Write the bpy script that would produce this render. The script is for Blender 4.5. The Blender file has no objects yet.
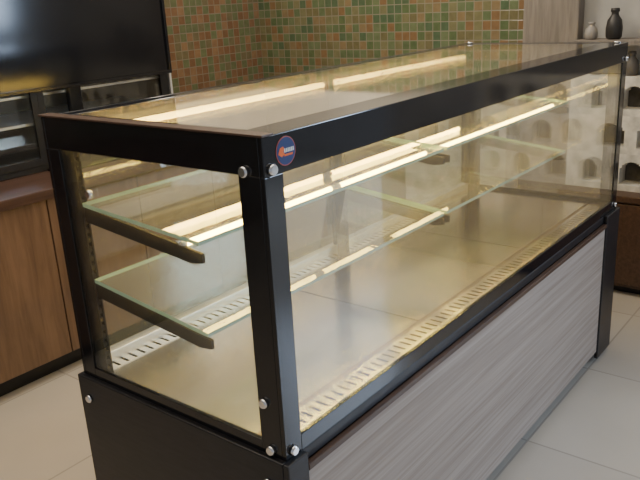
import bpy, bmesh, math, random
from mathutils import Vector, Matrix
random.seed(4)
H=1.25
scene=bpy.context.scene
COL=scene.collection

# ------------------------------------------------------------------ materials
def newmat(name):
    m=bpy.data.materials.new(name); m.use_nodes=True
    nt=m.node_tree; nt.nodes.clear()
    out=nt.nodes.new('ShaderNodeOutputMaterial')
    return m,nt,out
def N(nt,t,**kw):
    n=nt.nodes.new(t)
    for k,v in kw.items():
        if hasattr(n,k) and not k.startswith('i_'): setattr(n,k,v)
    return n
def principled(name,col,rough=.5,metal=0,noise=.08,scale=20,spec=.5,stretch=(1,1,1),rnoise=0):
    m,nt,out=newmat(name)
    b=N(nt,'ShaderNodeBsdfPrincipled')
    tc=N(nt,'ShaderNodeTexCoord'); nz=N(nt,'ShaderNodeTexNoise'); nz.inputs['Scale'].default_value=scale
    mp=N(nt,'ShaderNodeMapping'); mp.inputs['Scale'].default_value=stretch
    nz.inputs['Detail'].default_value=4
    r=N(nt,'ShaderNodeValToRGB')
    r.color_ramp.elements[0].position=.3; r.color_ramp.elements[1].position=.7
    r.color_ramp.elements[0].color=(*[c*(1-noise) for c in col],1)
    r.color_ramp.elements[1].color=(*[min(1,c*(1+noise)) for c in col],1)
    L=nt.links.new
    L(tc.outputs['Object'],mp.inputs[0]); L(mp.outputs[0],nz.inputs['Vector']); L(nz.outputs['Fac'],r.inputs['Fac']); L(r.outputs['Color'],b.inputs['Base Color'])
    b.inputs['Roughness'].default_value=rough; b.inputs['Metallic'].default_value=metal
    b.inputs['Specular IOR Level'].default_value=spec
    if rnoise:
        mr=N(nt,'ShaderNodeMapRange'); mr.inputs['To Min'].default_value=rough-rnoise; mr.inputs['To Max'].default_value=rough+rnoise
        mr.inputs['From Min'].default_value=.3; mr.inputs['From Max'].default_value=.7
        L(nz.outputs['Fac'],mr.inputs['Value']); L(mr.outputs[0],b.inputs['Roughness'])
    L(b.outputs[0],out.inputs[0]); return m
def wood(name,c1,c2,stretch=(1,14,14),scale=3,rough=.4,dist=.6,detail=9):
    m,nt,out=newmat(name); L=nt.links.new
    b=N(nt,'ShaderNodeBsdfPrincipled'); tc=N(nt,'ShaderNodeTexCoord'); mp=N(nt,'ShaderNodeMapping')
    mp.inputs['Scale'].default_value=stretch
    nz=N(nt,'ShaderNodeTexNoise'); nz.inputs['Scale'].default_value=scale; nz.inputs['Detail'].default_value=detail; nz.inputs['Roughness'].default_value=.65
    nz.inputs['Distortion'].default_value=dist
    r=N(nt,'ShaderNodeValToRGB'); r.color_ramp.elements[0].position=.30; r.color_ramp.elements[1].position=.70
    r.color_ramp.elements[0].color=(*c1,1); r.color_ramp.elements[1].color=(*c2,1)
    L(tc.outputs['Object'],mp.inputs[0]); L(mp.outputs[0],nz.inputs['Vector']); L(nz.outputs['Fac'],r.inputs['Fac'])
    L(r.outputs['Color'],b.inputs['Base Color']); b.inputs['Roughness'].default_value=rough
    bp=N(nt,'ShaderNodeBump'); bp.inputs['Strength'].default_value=.08; bp.inputs['Distance'].default_value=.001
    L(nz.outputs['Fac'],bp.inputs['Height']); L(bp.outputs[0],b.inputs['Normal'])
    L(b.outputs[0],out.inputs[0]); return m
def glass(name,tint=(.97,.98,.97),haze=.03,hazecol=(.9,.88,.8),f0=.045,mx=.9,rough=.01,hz=.5):
    m,nt,out=newmat(name); L=nt.links.new
    tr=N(nt,'ShaderNodeBsdfTransparent'); tr.inputs[0].default_value=(*tint,1)
    gl=N(nt,'ShaderNodeBsdfGlossy'); gl.inputs['Roughness'].default_value=rough; gl.inputs['Color'].default_value=(1,1,1,1)
    df=N(nt,'ShaderNodeBsdfDiffuse'); df.inputs[0].default_value=(*hazecol,1)
    tl=N(nt,'ShaderNodeBsdfTranslucent'); tl.inputs[0].default_value=(*hazecol,1)
    lw=N(nt,'ShaderNodeLayerWeight'); lw.inputs['Blend'].default_value=.5
    pw=N(nt,'ShaderNodeMath',operation='POWER'); pw.inputs[1].default_value=5
    ml=N(nt,'ShaderNodeMath',operation='MULTIPLY_ADD'); ml.inputs[1].default_value=mx; ml.inputs[2].default_value=f0
    L(lw.outputs['Facing'],pw.inputs[0]); L(pw.outputs[0],ml.inputs[0])
    nz=N(nt,'ShaderNodeTexNoise'); nz.inputs['Scale'].default_value=2; nz.inputs['Detail'].default_value=2
    tc=N(nt,'ShaderNodeTexCoord'); L(tc.outputs['Object'],nz.inputs['Vector'])
    hm=N(nt,'ShaderNodeMapRange'); hm.inputs['To Min'].default_value=haze*(1-hz); hm.inputs['To Max'].default_value=haze*(1+hz)
    L(nz.outputs['Fac'],hm.inputs['Value'])
    dd=N(nt,'ShaderNodeMixShader'); dd.inputs[0].default_value=.5; L(df.outputs[0],dd.inputs[1]); L(tl.outputs[0],dd.inputs[2])
    m1=N(nt,'ShaderNodeMixShader'); L(hm.outputs[0],m1.inputs[0]); L(tr.outputs[0],m1.inputs[1]); L(dd.outputs[0],m1.inputs[2])
    m2=N(nt,'ShaderNodeMixShader'); L(ml.outputs[0],m2.inputs[0]); L(m1.outputs[0],m2.inputs[1]); L(gl.outputs[0],m2.inputs[2])
    L(m2.outputs[0],out.inputs[0]); return m
def emis(name,col,s):
    m,nt,out=newmat(name); e=N(nt,'ShaderNodeEmission'); e.inputs[0].default_value=(*col,1); e.inputs[1].default_value=s
    nt.links.new(e.outputs[0],out.inputs[0]); return m
def mosaic(name,axes,size,cols,mortar,rough=.25,ms=.055,bump=.4,var=.25):
    m,nt,out=newmat(name); L=nt.links.new
    sp=N(nt,'ShaderNodeSeparateXYZ'); cb=N(nt,'ShaderNodeCombineXYZ')
    geo=N(nt,'ShaderNodeNewGeometry')
    L(geo.outputs['Position'],sp.inputs[0]); L(sp.outputs[axes[0]],cb.inputs[0]); L(sp.outputs[axes[1]],cb.inputs[1])
    br=N(nt,'ShaderNodeTexBrick'); br.offset=0; br.inputs['Scale'].default_value=1
    br.inputs['Brick Width'].default_value=size; br.inputs['Row Height'].default_value=size
    br.inputs['Mortar Size'].default_value=size*ms; br.inputs['Mortar Smooth'].default_value=.3
    L(cb.outputs[0],br.inputs['Vector'])
    dv=N(nt,'ShaderNodeVectorMath',operation='SCALE'); dv.inputs['Scale'].default_value=1/size
    fl=N(nt,'ShaderNodeVectorMath',operation='FLOOR'); L(cb.outputs[0],dv.inputs[0]); L(dv.outputs[0],fl.inputs[0])
    wn=N(nt,'ShaderNodeTexWhiteNoise',noise_dimensions='3D'); L(fl.outputs[0],wn.inputs['Vector'])
    r=N(nt,'ShaderNodeValToRGB'); r.color_ramp.interpolation='CONSTANT'
    n=len(cols)
    r.color_ramp.elements[0].color=(*cols[0],1); r.color_ramp.elements[1].position=1/n; r.color_ramp.elements[1].color=(*cols[1],1)
    for i in range(2,n):
        e=r.color_ramp.elements.new(i/n); e.color=(*cols[i],1)
    L(wn.outputs['Value'],r.inputs['Fac'])
    nz=N(nt,'ShaderNodeTexNoise'); nz.inputs['Scale'].default_value=1.6/size; nz.inputs['Detail'].default_value=5; L(geo.outputs['Position'],nz.inputs['Vector'])
    mr=N(nt,'ShaderNodeMapRange'); mr.inputs['To Min'].default_value=1-var; mr.inputs['To Max'].default_value=1+var; L(nz.outputs['Fac'],mr.inputs['Value'])
    sc=N(nt,'ShaderNodeVectorMath',operation='SCALE'); L(r.outputs['Color'],sc.inputs[0]); L(mr.outputs[0],sc.inputs['Scale'])
    mx=N(nt,'ShaderNodeMix',data_type='RGBA'); L(br.outputs['Fac'],mx.inputs[0]); L(sc.outputs[0],mx.inputs[6]); mx.inputs[7].default_value=(*mortar,1)
    b=N(nt,'ShaderNodeBsdfPrincipled'); L(mx.outputs[2],b.inputs['Base Color'])
    b.inputs['Roughness'].default_value=rough
    bp=N(nt,'ShaderNodeBump'); bp.invert=True; bp.inputs['Strength'].default_value=bump; bp.inputs['Distance'].default_value=.003
    L(br.outputs['Fac'],bp.inputs['Height']); L(bp.outputs[0],b.inputs['Normal'])
    L(b.outputs[0],out.inputs[0]); return m

M_black=principled('black_gloss',(.008,.008,.010),.10,noise=.2,spec=.6)
M_blackm=principled('black_satin',(.010,.010,.012),.4,noise=.2)
M_bracket=principled('black_bracket',(.004,.004,.005),.5,noise=.2,spec=.15)
M_blackw=wood('black_ash',(.006,.006,.008),(.019,.018,.021),(3,3,30),4,.38)
M_dark=principled('void_dark',(.008,.007,.006),.9,spec=.1)
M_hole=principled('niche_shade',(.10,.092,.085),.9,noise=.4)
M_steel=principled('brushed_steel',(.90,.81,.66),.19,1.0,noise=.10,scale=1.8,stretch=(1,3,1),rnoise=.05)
M_alu=principled('anodised_aluminium',(.80,.81,.83),.35,.6)
M_chrome=principled('chrome',(.85,.85,.87),.1,1)
M_panel=wood('grey_oak_laminate',(.27,.215,.175),(.46,.39,.34),(.9,44,44),1.5,.55,.5,6)
M_brown=wood('dark_brown_edge',(.05,.025,.016),(.11,.06,.035),(2,20,20),3,.4)
M_cab=wood('walnut_door',(.13,.076,.045),(.235,.14,.087),(18,18,1.3),2.2,.4)
M_wtop=wood('walnut_top',(.06,.03,.02),(.12,.065,.043),(1.3,18,18),2.2,.35)
M_beam=wood('old_beam',(.15,.13,.11),(.28,.245,.21),(16,16,1.2),2.5,.6)
M_gl=glass('clear_glass',haze=.022)
M_gltop=glass('top_glass',haze=.16,hazecol=(.96,.89,.72),f0=.09,mx=1.1,rough=.04,hz=.2)  # cream haze whitens the pane in place of ceiling reflection and glow
M_glfront=glass('front_glass',haze=.05,hazecol=(.90,.88,.83),f0=.055,hz=.4)  # pale haze colour stands in for milky reflections and glow
M_glshelf=glass('shelf_glass',tint=(.93,.97,.94),haze=.05,f0=.06,mx=.7)
M_gledge=principled('glass_edge_green',(.45,.68,.54),.15)
M_gledged=principled('glass_edge_mid_green',(.38,.56,.46),.15)
M_led=emis('led_warm',(1,.62,.12),70)
M_stone=principled('pale_block',(.68,.66,.61),.8,noise=.3,scale=14)
M_wall=principled('grey_wall',(.46,.45,.43),.8,noise=.25,scale=4)
M_upper=principled('pale_upper_reflect',(.66,.62,.55),.85,noise=.1,scale=3)  # pale finish added out of view to be mirrored in the top glass
M_floor=mosaic('floor_tile',(0,1),.6,[(.52,.465,.395),(.545,.49,.415),(.51,.455,.385),(.535,.475,.405)],(.39,.35,.305),.2,.007,.06,.12)
tc_=[(.11,.145,.075),(.17,.16,.085),(.085,.125,.07),(.20,.125,.065),(.13,.16,.085),(.15,.135,.07),(.21,.155,.085),(.10,.135,.065)]
M_tb=mosaic('mosaic_back',(0,2),.05,[(.19,.11,.065),(.115,.13,.07),(.22,.135,.08),(.14,.12,.07),(.17,.095,.055),(.12,.14,.075)],(.21,.18,.14),.12)
M_tr=mosaic('mosaic_side',(1,2),.05,tc_,(.24,.22,.165),.12)
M_ceil=principled('ceiling_paint',(.70,.67,.60),.9)
M_screen=principled('dark_screen',(.010,.010,.012),.12)
M_jar=principled('black_ceramic',(.03,.028,.027),.4)
M_jarw=principled('grey_ceramic',(.10,.092,.085),.5)
M_jarp=principled('pale_ceramic',(.30,.28,.26),.5)
M_navy=principled('sticker_navy',(.02,.04,.15),.3)
M_orange=principled('sticker_orange',(.85,.16,.03),.3)
M_red=principled('sticker_red',(.42,.09,.08),.3)
M_white=principled('sticker_white',(.8,.8,.8),.3)

# ------------------------------------------------------------------ mesh helpers
def finish(name,bm,mats,parent=None,bevel=0,smooth=False,origin=None):
    if origin is None:
        vs=[v.co for v in bm.verts]
        mn=Vector([min(v[i] for v in vs) for i in range(3)]); mx=Vector([max(v[i] for v in vs) for i in range(3)])
        origin=(mn+mx)/2
    origin=Vector(origin)
    bmesh.ops.translate(bm,verts=bm.verts,vec=-origin)
    bmesh.ops.recalc_face_normals(bm,faces=bm.faces)
    me=bpy.data.meshes.new(name); bm.to_mesh(me); bm.free()
    if not isinstance(mats,(list,tuple)): mats=[mats]
    for m in mats: me.materials.append(m)
    if smooth:
        for p in me.polygons: p.use_smooth=True
    o=bpy.data.objects.new(name,me); COL.objects.link(o)
    if bevel:
        b=o.modifiers.new('bevel','BEVEL'); b.width=bevel; b.segments=2; b.limit_method='ANGLE'
    attach(o,origin,parent); return o
WP={}
def attach(o,w,parent):
    w=Vector(w); WP[o.name]=w
    if parent: o.parent=parent; o.location=w-WP[parent.name]
    else: o.location=w
def addbox(bm,a,b):
    x0,y0,z0=a; x1,y1,z1=b
    v=[bm.verts.new(p) for p in [(x0,y0,z0),(x1,y0,z0),(x1,y1,z0),(x0,y1,z0),(x0,y0,z1),(x1,y0,z1),(x1,y1,z1),(x0,y1,z1)]]
    return [bm.faces.new([v[i] for i in q]) for q in [(0,3,2,1),(4,5,6,7),(0,1,5,4),(1,2,6,5),(2,3,7,6),(3,0,4,7)]]
def boxes(name,lst,mat,parent=None,bevel=.0015):
    bm=bmesh.new()
    for a,b in lst: addbox(bm,a,b)
    return finish(name,bm,mat,parent,bevel)
def prism_yz(name,poly,x0,x1,mats,parent,edgeidx=None,bevel=0):
    bm=bmesh.new()
    A=[bm.verts.new((x0,y,z)) for y,z in poly]; B=[bm.verts.new((x1,y,z)) for y,z in poly]
    fs=[bm.faces.new(A),bm.faces.new(B[::-1])]
    n=len(poly)
    for i in range(n):
        fs.append(bm.faces.new([A[i],B[i],B[(i+1)%n],A[(i+1)%n]]))
    if edgeidx is not None:
        fs[0].material_index=1; fs[1].material_index=1
        for i in edgeidx: fs[2+i].material_index=2
    return finish(name,bm,mats,parent,bevel)
def lathe(name,prof,center,axis,mat,parent=None,seg=24,smooth=True):
    bm=bmesh.new(); rings=[]
    for r,h in prof:
        ring=[]
        for i in range(seg):
            a=2*math.pi*i/seg; c,s=r*math.cos(a),r*math.sin(a)
            p={'x':(h,c,s),'y':(c,h,s),'z':(c,s,h)}[axis]
            ring.append(bm.verts.new(Vector(p)+Vector(center)))
        rings.append(ring)
    for a,b in zip(rings,rings[1:]):
        for i in range(seg): bm.faces.new([a[i],a[(i+1)%seg],b[(i+1)%seg],b[i]])
    bm.faces.new(rings[0]); bm.faces.new(rings[-1])
    o=finish(name,bm,mat,parent)
    if smooth:
        for p in o.data.polygons: p.use_smooth=len(p.vertices)==4
    return o
def empty(name,loc,label,cat):
    e=bpy.data.objects.new(name,None); COL.objects.link(e); e.empty_display_size=.1
    attach(e,loc,None); e['label']=label; e['category']=cat; return e
def tag(o,label,cat,group=None):
    o['label']=label; o['category']=cat
    if group: o['group']=group
    return o
def struct(o): o['kind']='structure'; return o

# ------------------------------------------------------------------ room (tiles below; unseen upper walls made pale for the top glass to reflect)
ZT=1.60
struct(boxes('floor',[((-3,-4,-.05),(5,3,0))],M_floor,bevel=0))
struct(boxes('wall_back',[((-3,2.6,0),(3.0,2.7,ZT))],M_tb,bevel=0))
struct(boxes('wall_back_upper',[((-3,2.6,ZT),(3.0,2.7,2.9))],M_upper,bevel=0))
struct(boxes('wall_right',[((2.85,.74,0),(2.95,2.6,ZT))],M_tr,bevel=0))
struct(boxes('wall_right_upper',[((2.85,.74,ZT),(2.95,2.6,2.9))],M_upper,bevel=0))
struct(boxes('wall_side',[((2.85,-1.6,0),(2.95,.74,2.9))],M_wall,bevel=0))
struct(boxes('ceiling',[((-3,-4,2.9),(5,3,2.95))],M_ceil,bevel=0))
tag(boxes('wooden_beam',[((2.77,.46,0),(2.848,.74,2.895))],M_beam,bevel=.006),'weathered brown timber post against the tiled wall','wooden beam')

# ------------------------------------------------------------------ display case
W=2.0; D=.654; ZB=.62
case=empty('display_case',(W/2,D/2,0),'long black-framed glass display case with lit shelves and wood-panel base','display case')
base=boxes('base_cabinet',[((-.012,.0,.06),(.03,D+.012,ZB)),((W-.03,0,.06),(W+.012,D+.012,ZB)),((.03,D-.02,.06),(W-.03,D+.012,ZB)),
   ((.03,.0,ZB-.03),(W-.03,.02,ZB)),((-.012,-.014,.02),(.05,.0,ZB)),((W-.14,-.014,.02),(W+.012,0,ZB)),
   ((.03,.02,.06),(W-.03,D-.02,.10))],M_blackw,case,.003)
boxes('front_panel',[((.05,-.008,.05),(W-.14,.004,ZB-.045))],M_panel,base,.002)['label']='grey wood-grain laminate panel'
boxes('edge_strip',[((.05,-.014,ZB-.045),(W-.14,.0,ZB-.030))],M_brown,base,.002)['label']='dark brown wood edging strip'
boxes('plinth',[((.03,.03,0),(W-.03,D-.03,.06))],M_blackm,base,.002)
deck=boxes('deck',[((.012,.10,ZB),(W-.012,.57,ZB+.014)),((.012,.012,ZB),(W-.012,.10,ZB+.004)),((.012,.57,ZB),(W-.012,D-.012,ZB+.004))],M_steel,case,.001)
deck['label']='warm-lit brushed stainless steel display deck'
def grille(y0,y1,par):
    L=[((.012,y0-.018,ZB+.006),(W-.012,y0,ZB+.014)),((.012,y1,ZB+.006),(W-.012,y1+.012,ZB+.014))]
    p=.026; x=.012
    while x<W-.014:
        L.append(((x,y0,ZB+.006),(min(x+p-.0075,W-.012),y1,ZB+.0138))); x+=p
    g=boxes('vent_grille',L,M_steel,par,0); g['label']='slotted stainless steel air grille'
    boxes('vent_shadow_tray',[((.014,y0-.002,ZB+.0045),(W-.014,y1+.002,ZB+.0055))],M_dark,g,0)
grille(.042,.076,deck)
grille(.587,.620,deck)
for xs in (.66,1.33): boxes('deck_seam',[((xs-.0015,.10,ZB+.0141),(xs+.0015,.57,ZB+.0146))],M_blackm,deck,0)
T=.010
boxes('top_frame',[((0,0,H-.07),(W,T,H)),((0,D-T,H-.07),(W,D,H)),((0,T,H-.07),(T,D-T,H)),((W-T,T,H-.07),(W,D-T,H)),
   ((T,T,H-.012),(W-T,.085,H-.001)),((T,D-.05,H-.012),(W-T,D-T,H-.001)),((T,.085,H-.012),(.055,D-.05,H-.001)),((W-.05,.085,H-.012),(W-T,D-.05,H-.001))],M_black,case,.0015)
boxes('top_reflection_strip',[((-.004,-.004,H),(.026,D+.004,H+.004))],M_brown,case,.001)['label']='thin brown strip along the top end, painted as a wood reflection'  # brown colour imitates a wood reflection on the black frame
boxes('top_glass',[((.055,.085,H-.008),(W-.05,D-.05,H-.002))],M_gltop,case,0)
for (x,sx) in ((0,1),(W,-1)):
    def bx(a,b,y0,y1,z0,z1):
        xa,xb=sorted((x+sx*a,x+sx*b)); return ((xa,y0,z0),(xb,y1,z1))
    z0,z1=ZB,H-.07
    boxes('corner_post',[bx(0,T,T,.062,z0,z1),bx(0,.048,0,T,z0,z1)],M_black,case,.001)
    boxes('corner_post',[bx(0,T,D-.05,D-T,z0,z1),bx(0,.04,D-T,D,z0,z1)],M_black,case,.001)
    boxes('end_rail',[bx(0,T,.062,D-.05,ZB,ZB+.028)],M_black,case,.001)
    boxes('end_glass',[bx(.003,.008,.062,D-.05,ZB+.028,z1)],M_gl,case,0)
boxes('front_rail',[((.048,0,ZB),(W-.048,T,ZB+.036))],M_black,case,.001)
boxes('front_glass',[((.048,.003,ZB+.036),(W-.048,.008,H-.07))],M_glfront,case,0)
boxes('door_track',[((.04,D-.034,ZB+.004),(W-.04,D-.006,ZB+.040))],M_alu,case,.002)['label']='silver aluminium sliding door track'
boxes('door_track',[((.04,D-.030,H-.085),(W-.04,D-.012,H-.07))],M_blackm,case,.001)
for i,(a,b,y) in enumerate(((.042,1.02,D-.022),(.99,W-.042,D-.032))):
    d=boxes('sliding_door',[((a,y,ZB+.041),(b,y+.006,H-.086))],M_gl,case,0)
    boxes('door_stile',[((a,y-.002,ZB+.041),(a+.018,y+.008,H-.086))],M_blackm,d,.001)
    boxes('door_stile',[((b-.018,y-.002,ZB+.041),(b,y+.008,H-.086))],M_blackm,d,.001)
for x in (.016,.992,W-.032):
    L=[((x,D-.078,ZB+.014),(x+.004,D-.040,H-.075)),((x+.012,D-.078,ZB+.014),(x+.016,D-.040,H-.075))]
    z=ZB+.014
    while z<H-.085:
        L.append(((x+.004,D-.076,z),(x+.012,D-.042,z+.012))); z+=.022
    boxes('slotted_upright',L,M_bracket,case,0)
def shelf(x0,x1,zf,zb,drop):
    yf,yb=.205,D-.080; t=.009
    s=prism_yz('shelf',[(yf,zf),(yb,zb),(yb,zb+t),(yf,zf+t)],x0,x1,[M_glshelf,M_gledge,M_gledged],case,edgeidx=[1,3])
    s['label']='clear glass shelf with green edge'
    for xx in (x0+.002,x1-.010):
        prism_yz('bracket',[(yf-.004,zf-drop-.021),(yf+.03,zf-drop-.026),(yb,zb-.036),(yb,zb-.001),(yf-.004,zf-.001-drop)],xx,xx+.008,M_bracket,s,bevel=.0008)
    return s
for zf,zb,dr in ((.824,.868,.006),(1.020,1.050,.016)):
    for x0,x1 in ((.018,.990),(1.010,W-.018)):
        shelf(x0,x1,zf,zb,dr)
def led(x0,x1,y,z,r):
    o=lathe('led_lamp',[(r,x0),(r,x1)],(0,y,z),'x',M_led,case,16)
    o['label']='glowing warm white strip lamp'
    for a in (x0,x1): lathe('lamp_end_cap',[(r*1.15,a-.006),(r*1.15,a+.006)],(0,y,z),'x',M_alu,o,16)
for a,b in ((.04,.93),(.965,1.86)): led(a,b,.590,1.208,.0080)
for a,b in ((.028,.522),(.546,.985),(1.06,1.975)): led(a,b,.262,1.011,.0062)
def bolt(p,axis,r=.0105):
    if axis=='z': pr=[(r,0),(r,.005),(r*.7,.007)]
    else: pr=[(r,0),(r,-.006),(r*.75,-.009)]
    lathe('bolt_cap',pr,p,axis,M_chrome,case,20)
for p,a in [((.018,0,1.192),'y'),((.020,0,.636),'y'),((W-.02,0,1.192),'y'),((W-.02,0,.636),'y'),
            ((0,.045,1.188),'x'),((0,.036,.634),'x'),((0,.045,.735),'x'),((-.012,.625,.565),'x'),((.003,.515,1.09),'x'),
            ((-.012,.04,.565),'x')]: bolt(p,a)
for p in ((W-.03,.03,H-.001),(W-.03,D-.03,H-.001)): bolt(p,'z',.012)
sx,sz=.058,1.217
st=lathe('round_sticker',[(.0258,-.0002),(.0258,-.0010)],(sx,0,sz),'y',M_red,case,40); st['label']='round navy and orange logo sticker'
lathe('sticker_face',[(.0240,-.0011),(.0240,-.0014)],(sx,0,sz),'y',M_navy,st,40)
def flatpoly(name,pts,y,mat,par):
    bm=bmesh.new(); A=[bm.verts.new((x,y,z)) for x,z in pts]; B=[bm.verts.new((x,y-.0003,z)) for x,z in pts]
    bm.faces.new(A); bm.faces.new(B[::-1]); n=len(pts)
    for i in range(n): bm.faces.new([A[i],B[i],B[(i+1)%n],A[(i+1)%n]])
    return finish(name,bm,mat,par)
flatpoly('emblem_mark',[(sx-.021,sz-.003),(sx-.016,sz+.007),(sx-.008,sz+.009),(sx-.003,sz+.003),(sx-.008,sz+.000),(sx-.004,sz-.005),(sx-.012,sz-.009)],-.0015,M_orange,st)
for i,a in enumerate((-.006,-.0015,.003,.0075,.012,.0165)):
    flatpoly('letter_stroke',[(sx+a,sz-.002),(sx+a+.0035,sz-.002),(sx+a+.0035,sz+.005),(sx+a+.0008,sz+.005)],-.0019,M_white,st)
flatpoly('underline_mark',[(sx-.006,sz-.0085),(sx+.016,sz-.0085),(sx+.017,sz-.005),(sx-.006,sz-.005)],-.0019,M_orange,st)

# ------------------------------------------------------------------ back counter
YF=1.80
cnt=empty('base_cabinet_run',(.6,2.1,0),'walnut-brown wooden counter cabinets along the tiled wall','cabinet')
boxes('carcass',[((-1.6,YF+.02,.08),(2.45,2.58,.76))],M_cab,cnt,.002)
boxes('kickboard',[((-1.6,YF+.06,0),(2.45,2.55,.08))],M_blackm,cnt,.001)
x=-1.6
while x<2.40:
    boxes('door',[((x+.003,YF,.085),(x+.45-.003,YF+.019,.755))],M_cab,cnt,.002); x+=.45
tag(boxes('worktop',[((-1.62,YF-.02,.76),(2.47,2.585,.80))],M_wtop,None,.003),'dark brown wooden worktop on the counter cabinets','worktop')
bb=empty('back_bar_cabinet',(.55,2.3,.80),'black glass-fronted display cabinet standing on the wooden worktop','display cabinet')
boxes('cabinet_body',[((-.60,2.10,.80),(1.60,2.14+.42,.83)),((-.60,2.52,.83),(1.60,2.56,1.75)),((-.60,2.10,.83),(-.57,2.52,1.75)),((1.57,2.10,.83),(1.60,2.52,1.75)),((-.6,2.10,1.75),(1.6,2.56,1.78))],M_blackm,bb,.003)
for z in (1.0,1.12,1.3): boxes('shelf_board',[((-.57,2.13,z),(1.57,2.52,z+.012))],M_alu,bb,.001)
for a,b in ((-.57,.15),(.15,.86),(.86,1.57)):
    d=boxes('cabinet_door',[((a,2.10,.83),(b,2.106,1.75))],M_gl,bb,0)
    boxes('door_stile',[((a,2.09,.83),(a+.03,2.10,1.75))],M_blackm,d,.001)
    boxes('door_stile',[((b-.03,2.09,.83),(b,2.10,1.75))],M_blackm,d,.001)
    boxes('door_rail',[((a+.03,2.09,.83),(b-.03,2.10,.86))],M_blackm,d,.001)
boxes('steel_trim',[((1.60,2.09,.80),(1.612,2.12,1.78))],M_alu,bb,.001)
tag(boxes('menu_screen',[((.45,2.03,1.16),(1.55,2.06,1.80)),((.44,2.02,1.15),(1.56,2.03,1.165)),((.44,2.02,1.165),(.455,2.03,1.80)),((1.545,2.02,1.165),(1.56,2.03,1.80)),((.98,2.03,.80),(1.04,2.06,1.17)),((.85,1.98,.80),(1.17,2.09,.81))],M_screen,None,.002),'dark glossy switched-off screen standing on the wooden worktop','screen')

# ------------------------------------------------------------------ side wall furniture
lc=empty('low_cabinet',(2.72,-.3,0),'low dark brown wooden cabinet against the plaster wall','cabinet')
boxes('body',[((2.62,-1.5,.04),(2.835,.455,.47))],M_brown,lc,.003)
boxes('plinth',[((2.66,-1.5,0),(2.83,.44,.04))],M_blackm,lc,.001)
boxes('cabinet_top',[((2.60,-1.52,.47),(2.835,.458,.50))],M_brown,lc,.003)
yy=-1.5
while yy<.30:
    boxes('door',[((2.604,yy+.004,.06),(2.62,yy+.485,.46))],M_brown,lc,.002); yy+=.489
def arch_block(name,x0,x1,y0,y1,z0,z1,arches,mat,parent):
    bm=bmesh.new(); cur=y0
    for (c,w,zb,zt) in arches:
        a,b=c-w/2,c+w/2
        addbox(bm,(x0,cur,z0),(x1,a,z1))
        addbox(bm,(x0,a,z0),(x1,b,zb))
        n=10; rr=w/2; zs=zt-rr
        for i in range(n):
            t0=a+w*i/n; t1=a+w*(i+1)/n; tm=(t0+t1)/2
            zz=zs+math.sqrt(max(0,rr*rr-(tm-c)**2))
            addbox(bm,(x0,t0,zz),(x1,t1,z1))
        cur=b
    addbox(bm,(x0,cur,z0),(x1,y1,z1))
    bmesh.ops.remove_doubles(bm,verts=bm.verts,dist=.0001)
    return finish(name,bm,mat,parent)
nb=empty('niche_unit',(2.75,.1,.5),'pale stone block shelving with arched openings','shelving')
rows=[(.50,.68),(.68,.86),(.86,1.04)]
for k,(za,zb) in enumerate(rows):
    ar=[]; c=-.84+(.09 if k%2 else 0)
    while c<.375:
        w_=random.uniform(.085,.115)
        ar.append((c+random.uniform(-.012,.012),w_,za+.03,zb-.028+random.uniform(-.015,.006))); c+=.165
    arch_block('niche_row',2.70,2.80,-.95,.455,za,zb,ar,M_stone,nb)
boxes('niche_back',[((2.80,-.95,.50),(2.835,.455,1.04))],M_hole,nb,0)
nb2=empty('stone_counter',(2.75,.9,.0),'pale plastered stone counter block with arched openings','stone counter')
arch_block('arched_front',2.62,2.80,.745,1.35,.0,.93,[(.84,.11,.66,.84),(1.01,.13,.64,.84),(1.20,.12,.66,.83)],M_stone,nb2)
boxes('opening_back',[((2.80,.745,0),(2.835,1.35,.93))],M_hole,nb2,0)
ws=boxes('wall_shelf',[((2.70,-.9,1.18),(2.848,.455,1.205))],M_beam,None,.002); tag(ws,'wooden shelf fixed to the grey wall','shelf')
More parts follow.
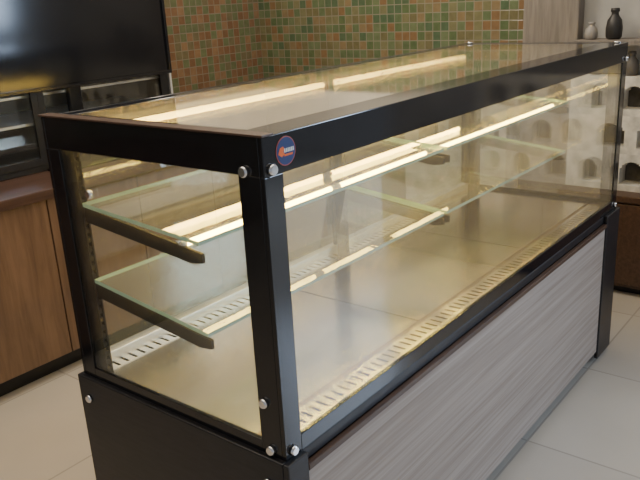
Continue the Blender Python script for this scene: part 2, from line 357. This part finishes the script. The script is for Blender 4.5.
def jar(y,r,h,mat,label,z=1.205):
    o=lathe('jar',[(r*.7,0),(r*.95,h*.08),(r,h*.35),(r*.85,h*.62),(r*.45,h*.78),(r*.42,h*.86),(r*.55,h*.9),(r*.5,h)],(2.77,y,z),'z',mat)
    tag(o,label,'jar','jars against the grey wall')
jar(.29,.038,.14,M_jar,'small black ceramic jar on the wall shelf')
jar(.395,.030,.08,M_jarp,'small pale grey ceramic jar on the wall shelf')
jar(.10,.045,.17,M_jar,'black ceramic jar with a narrow neck on the wall shelf')
for y,r,h in ((.36,.03,.09),(.20,.035,.11),(.02,.03,.10)):
    jar(y,r,h,M_jarw,'small dark grey ceramic pot on top of the stone shelving',1.04)

# ------------------------------------------------------------------ lights
def area(name,loc,target,size,energy,col,sy=None):
    l=bpy.data.lights.new(name,'AREA'); l.energy=energy; l.color=col; l.size=size
    if sy: l.shape='RECTANGLE'; l.size_y=sy
    o=bpy.data.objects.new(name,l); COL.objects.link(o); o.location=loc
    o.rotation_euler=(Vector(target)-Vector(loc)).to_track_quat('-Z','Y').to_euler()
area('daylight',(3.9,-2.6,2.0),(2.4,-.1,.1),1.6,225,(.58,.75,1.0))
area('ceiling_light',(.3,.6,2.8),(.3,.6,0),2.4,48,(1,.87,.70))
area('wall_fill',(1.8,1.4,2.7),(2.7,1.2,.9),.5,30,(1,.88,.70))  # added warm fill for the side wall, not a fixture of the room
w=bpy.data.worlds.new('world'); scene.world=w; w.use_nodes=True
w.node_tree.nodes['Background'].inputs[0].default_value=(.72,.75,.80,1); w.node_tree.nodes['Background'].inputs[1].default_value=.44

# ------------------------------------------------------------------ camera
cam=bpy.data.cameras.new('camera'); co=bpy.data.objects.new('camera',cam); COL.objects.link(co)
cam.sensor_width=36; cam.lens=36*735/640; cam.clip_start=.02
fwd=Vector((.738,.596,-.314)).normalized()
right=Vector((.6146,-.792,-.0513)); right=(right-fwd*right.dot(fwd)).normalized()
up=right.cross(fwd).normalized()
R=Matrix((right,up,-fwd)).transposed()
co.matrix_world=Matrix.Translation((-.887,-.829,H+.217))@R.to_4x4()
scene.camera=co
